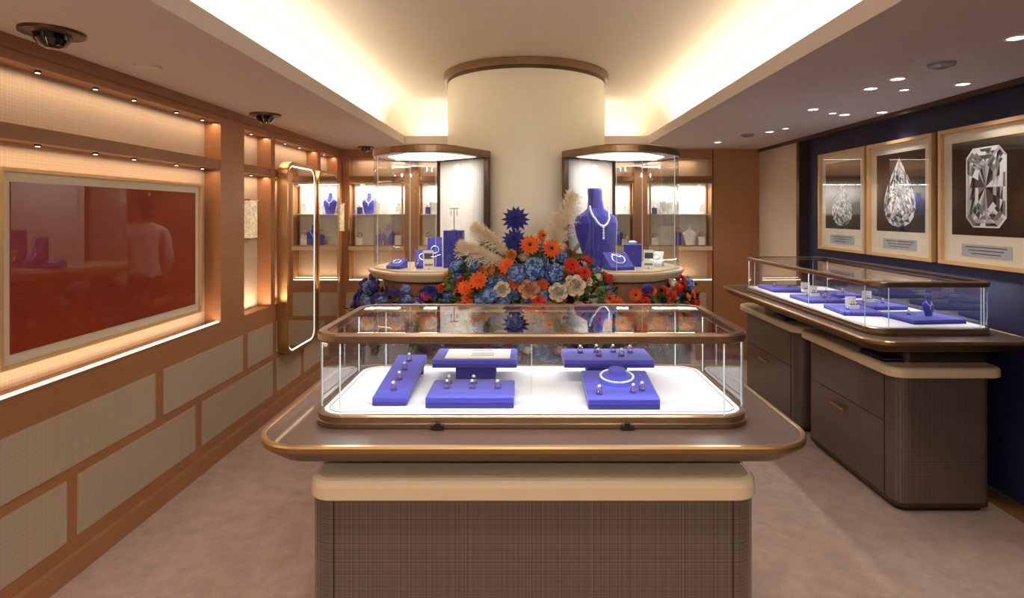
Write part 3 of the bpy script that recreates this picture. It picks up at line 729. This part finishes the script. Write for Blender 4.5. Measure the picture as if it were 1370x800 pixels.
for y in (3.08,3.8,4.49):
    b=MB(); b.lathe((2.05,y),[(.03,ZC),(.03,ZC-.004),(.022,ZC-.005),(.02,ZC-.001)],'dltrim',20); b.cyl((2.05,y),.02,ZC-.003,ZC-.001,'dlens',16); b.build('downlight')
    spot('picture_lamp',(2.05,y,ZC-.012),(2.5,y,1.6),5,50,(1,.9,.78))
for X,Y in ((-.45,1.0),(.45,1.0),(0,-.2)):  # out-of-view fill lights, added for general brightness and the counter
    b=MB(); b.lathe((X,Y),[(.045,ZT),(.045,ZT-.004),(.034,ZT-.005),(.03,ZT-.001)],'dltrim',24); b.cyl((X,Y),.03,ZT-.003,ZT-.001,'dlens',20); b.build('downlight')
    spot('fill_lamp',(X,Y,ZT-.012),(X*.6,1.6 if Y>.5 else .8,.5),32 if Y>.5 else 26,85,(1,.93,.86))
for X in (-1.0,0,1.0):  # lamps added behind the camera to brighten the counter front and cap
    b=MB(); b.lathe((X,-1.2),[(.045,ZC),(.045,ZC-.004),(.034,ZC-.005),(.03,ZC-.001)],'dltrim',24); b.cyl((X,-1.2),.03,ZC-.003,ZC-.001,'dlens',20); b.build('downlight')
    spot('fill_lamp',(X,-1.2,ZC-.012),(X*.6,2.6,.95),46,75,(1,.93,.87),r=.05)
# ---------------------------------------------------------------- person (behind the column, seen in the artwork's reflection)
M['skin']=pmat('skin',rgb(206,150,120),.5); M['shirt']=pmat('white_shirt',rgb(238,236,232),.7,bump=.15,bscale=14); M['trouser']=pmat('black_trousers',rgb(22,22,26),.75); M['hair']=pmat('dark_hair',rgb(24,16,14),.4,var=.3,vscale=60,stretch=(6,6,1)); M['eye']=pmat('eye_white',rgb(240,240,240),.2); M['lips']=pmat('lips',rgb(170,80,76),.4)
def skin(vs,es,rs,sub=2):
    me=bpy.data.meshes.new('t'); me.from_pydata(vs,es,[]); ob=bpy.data.objects.new('t',me); C.objects.link(ob)
    ob.modifiers.new('s','SKIN')
    for i,r in enumerate(rs):
        me.skin_vertices[0].data[i].radius=r if isinstance(r,tuple) else (r,r)
    me.skin_vertices[0].data[0].use_root=True
    s=ob.modifiers.new('sub','SUBSURF'); s.levels=sub; s.render_levels=sub
    bpy.context.view_layer.update(); dg=bpy.context.evaluated_depsgraph_get()
    m2=bpy.data.meshes.new_from_object(ob.evaluated_get(dg)); V=[v.co.copy() for v in m2.vertices]; F=[list(p.vertices) for p in m2.polygons]
    bpy.data.objects.remove(ob); return V,F
def person(loc,rot):
    T=Matrix.Translation(loc)@Matrix.Rotation(rot,4,'Z'); b=MB()
    vs=[(0,0,.95),(0,.005,1.1),(0,0,1.27),(0,.01,1.40),(0,0,1.48),(0,-.01,1.55)]; rs=[(.135,.1),(.115,.085),(.14,.1),(.085,.07),.046,.045]
    es=[(0,1),(1,2),(2,3),(3,4),(4,5)]
    for s in (-1,1):
        k=len(vs); vs+=[(s*.10,0,1.385),(s*.175,.01,1.365),(s*.215,.03,1.10),(s*.205,-.09,.90),(s*.2,-.125,.835)]; rs+=[.06,.052,.04,.026,(.03,.018)]; es+=[(3,k),(k,k+1),(k+1,k+2),(k+2,k+3),(k+3,k+4)]
        k=len(vs); vs+=[(s*.085,0,.86),(s*.10,-.01,.49),(s*.10,.02,.09),(s*.105,-.13,.035)]; rs+=[.09,.06,.04,(.038,.03)]; es+=[(0,k),(k,k+1),(k+1,k+2),(k+2,k+3)]
    V,F=skin(vs,es,rs)
    for f in F:
        c=sum((V[i] for i in f),Vector())/len(f)
        if c.z>1.455: m='skin'
        elif abs(c.x)>.15 and c.z<.92 and c.y<-.02: m='skin'
        elif abs(c.x)>.165 and c.z>.85: m='shirt'
        elif c.z>.93: m='shirt'
        elif c.z<.075: m='black'
        else: m='trouser'
        b.add([V[i] for i in f],[tuple(range(len(f)))],m,True,T)
    for s in (-1,1):
        for j,(dy,l) in enumerate(((-.024,.07),(-.008,.08),(.008,.075),(.022,.06))):
            x=s*.2; y=-.135+dy; z0=.82
            V,F=skin([(x,y,z0),(x,y-.006,z0-.03),(x-s*.006,y-.010,z0-.03-l*.45),(x-s*.018,y-.008,z0-.03-l*.8)],[(0,1),(1,2),(2,3)],[.0095,.009,.008,.007],1); b.add(V,F,'skin',True,T)
        V,F=skin([(s*.195,-.145,.85),(s*.188,-.17,.82),(s*.184,-.182,.79)],[(0,1),(1,2)],[.011,.0095,.008],1); b.add(V,F,'skin',True,T)
    vs=[];fs=[];nu,nv=32,24
    for j in range(nv+1):
        th=math.pi*j/nv
        for i in range(nu):
            ph=2*math.pi*i/nu; x=math.sin(th)*math.cos(ph); y=math.sin(th)*math.sin(ph); zz=-math.cos(th)
            wx=.075*(1-.22*max(0,-zz)); X=x*wx; Y=y*.095; Z=1.63+zz*.115
            if y<0:
                nf=math.exp(-((X/.013)**2))*math.exp(-(((Z-1.605)/.022)**2))*.022; Y-=nf
                Y-=math.exp(-((X/.03)**2))*math.exp(-(((Z-1.535)/.018)**2))*.01
                Y+=math.exp(-(((abs(X)-.031)/.015)**2))*math.exp(-(((Z-1.632)/.012)**2))*.008
            vs.append((X,Y,Z))
    for j in range(nv):
        for i in range(nu): fs.append((j*nu+i,j*nu+(i+1)%nu,(j+1)*nu+(i+1)%nu,(j+1)*nu+i))
    b.add(vs,fs,'skin',True,T)
    for s in (-1,1):
        b.ell((s*.03,-.078,1.632),(.012,.009,.008),'eye',10,8,T); b.ell((s*.03,-.0855,1.632),(.005,.003,.005),'hair',8,6,T)
        b.ell((s*.03,-.088,1.652),(.017,.005,.003),'hair',8,6,T); b.ell((s*.076,.005,1.62),(.009,.018,.03),'skin',10,8,T)
    b.ell((0,-.088,1.568),(.022,.008,.007),'lips',12,8,T)
    b.ell((0,.022,1.665),(.088,.096,.095),'hair',24,16,T); b.ell((0,.062,1.58),(.072,.055,.12),'hair',20,14,T); 
    b.lathe((0,.0),[(.062,1.44),(.058,1.475),(.066,1.45)],'shirt',20,T=T)
    b.build('standing_person')
person((-.25,5.58,0),math.radians(130))
# ---------------------------------------------------------------- world + camera
w=bpy.data.worlds.new('world'); bpy.context.scene.world=w; w.use_nodes=True
w.node_tree.nodes['Background'].inputs[0].default_value=(1,.92,.85,1); w.node_tree.nodes['Background'].inputs[1].default_value=.02
cam=bpy.data.cameras.new('camera'); co=bpy.data.objects.new('camera',cam); C.objects.link(co)
co.location=(0,0,1.55); co.rotation_euler=(math.radians(90),0,0)
cam.sensor_width=36; cam.lens=760/1370*36; cam.shift_x=-19/1370; cam.shift_y=-115/1370; cam.clip_start=.02
bpy.context.scene.camera=co
vs=bpy.context.scene.view_settings; vs.view_transform='Standard'; vs.look='None'; vs.exposure=.55
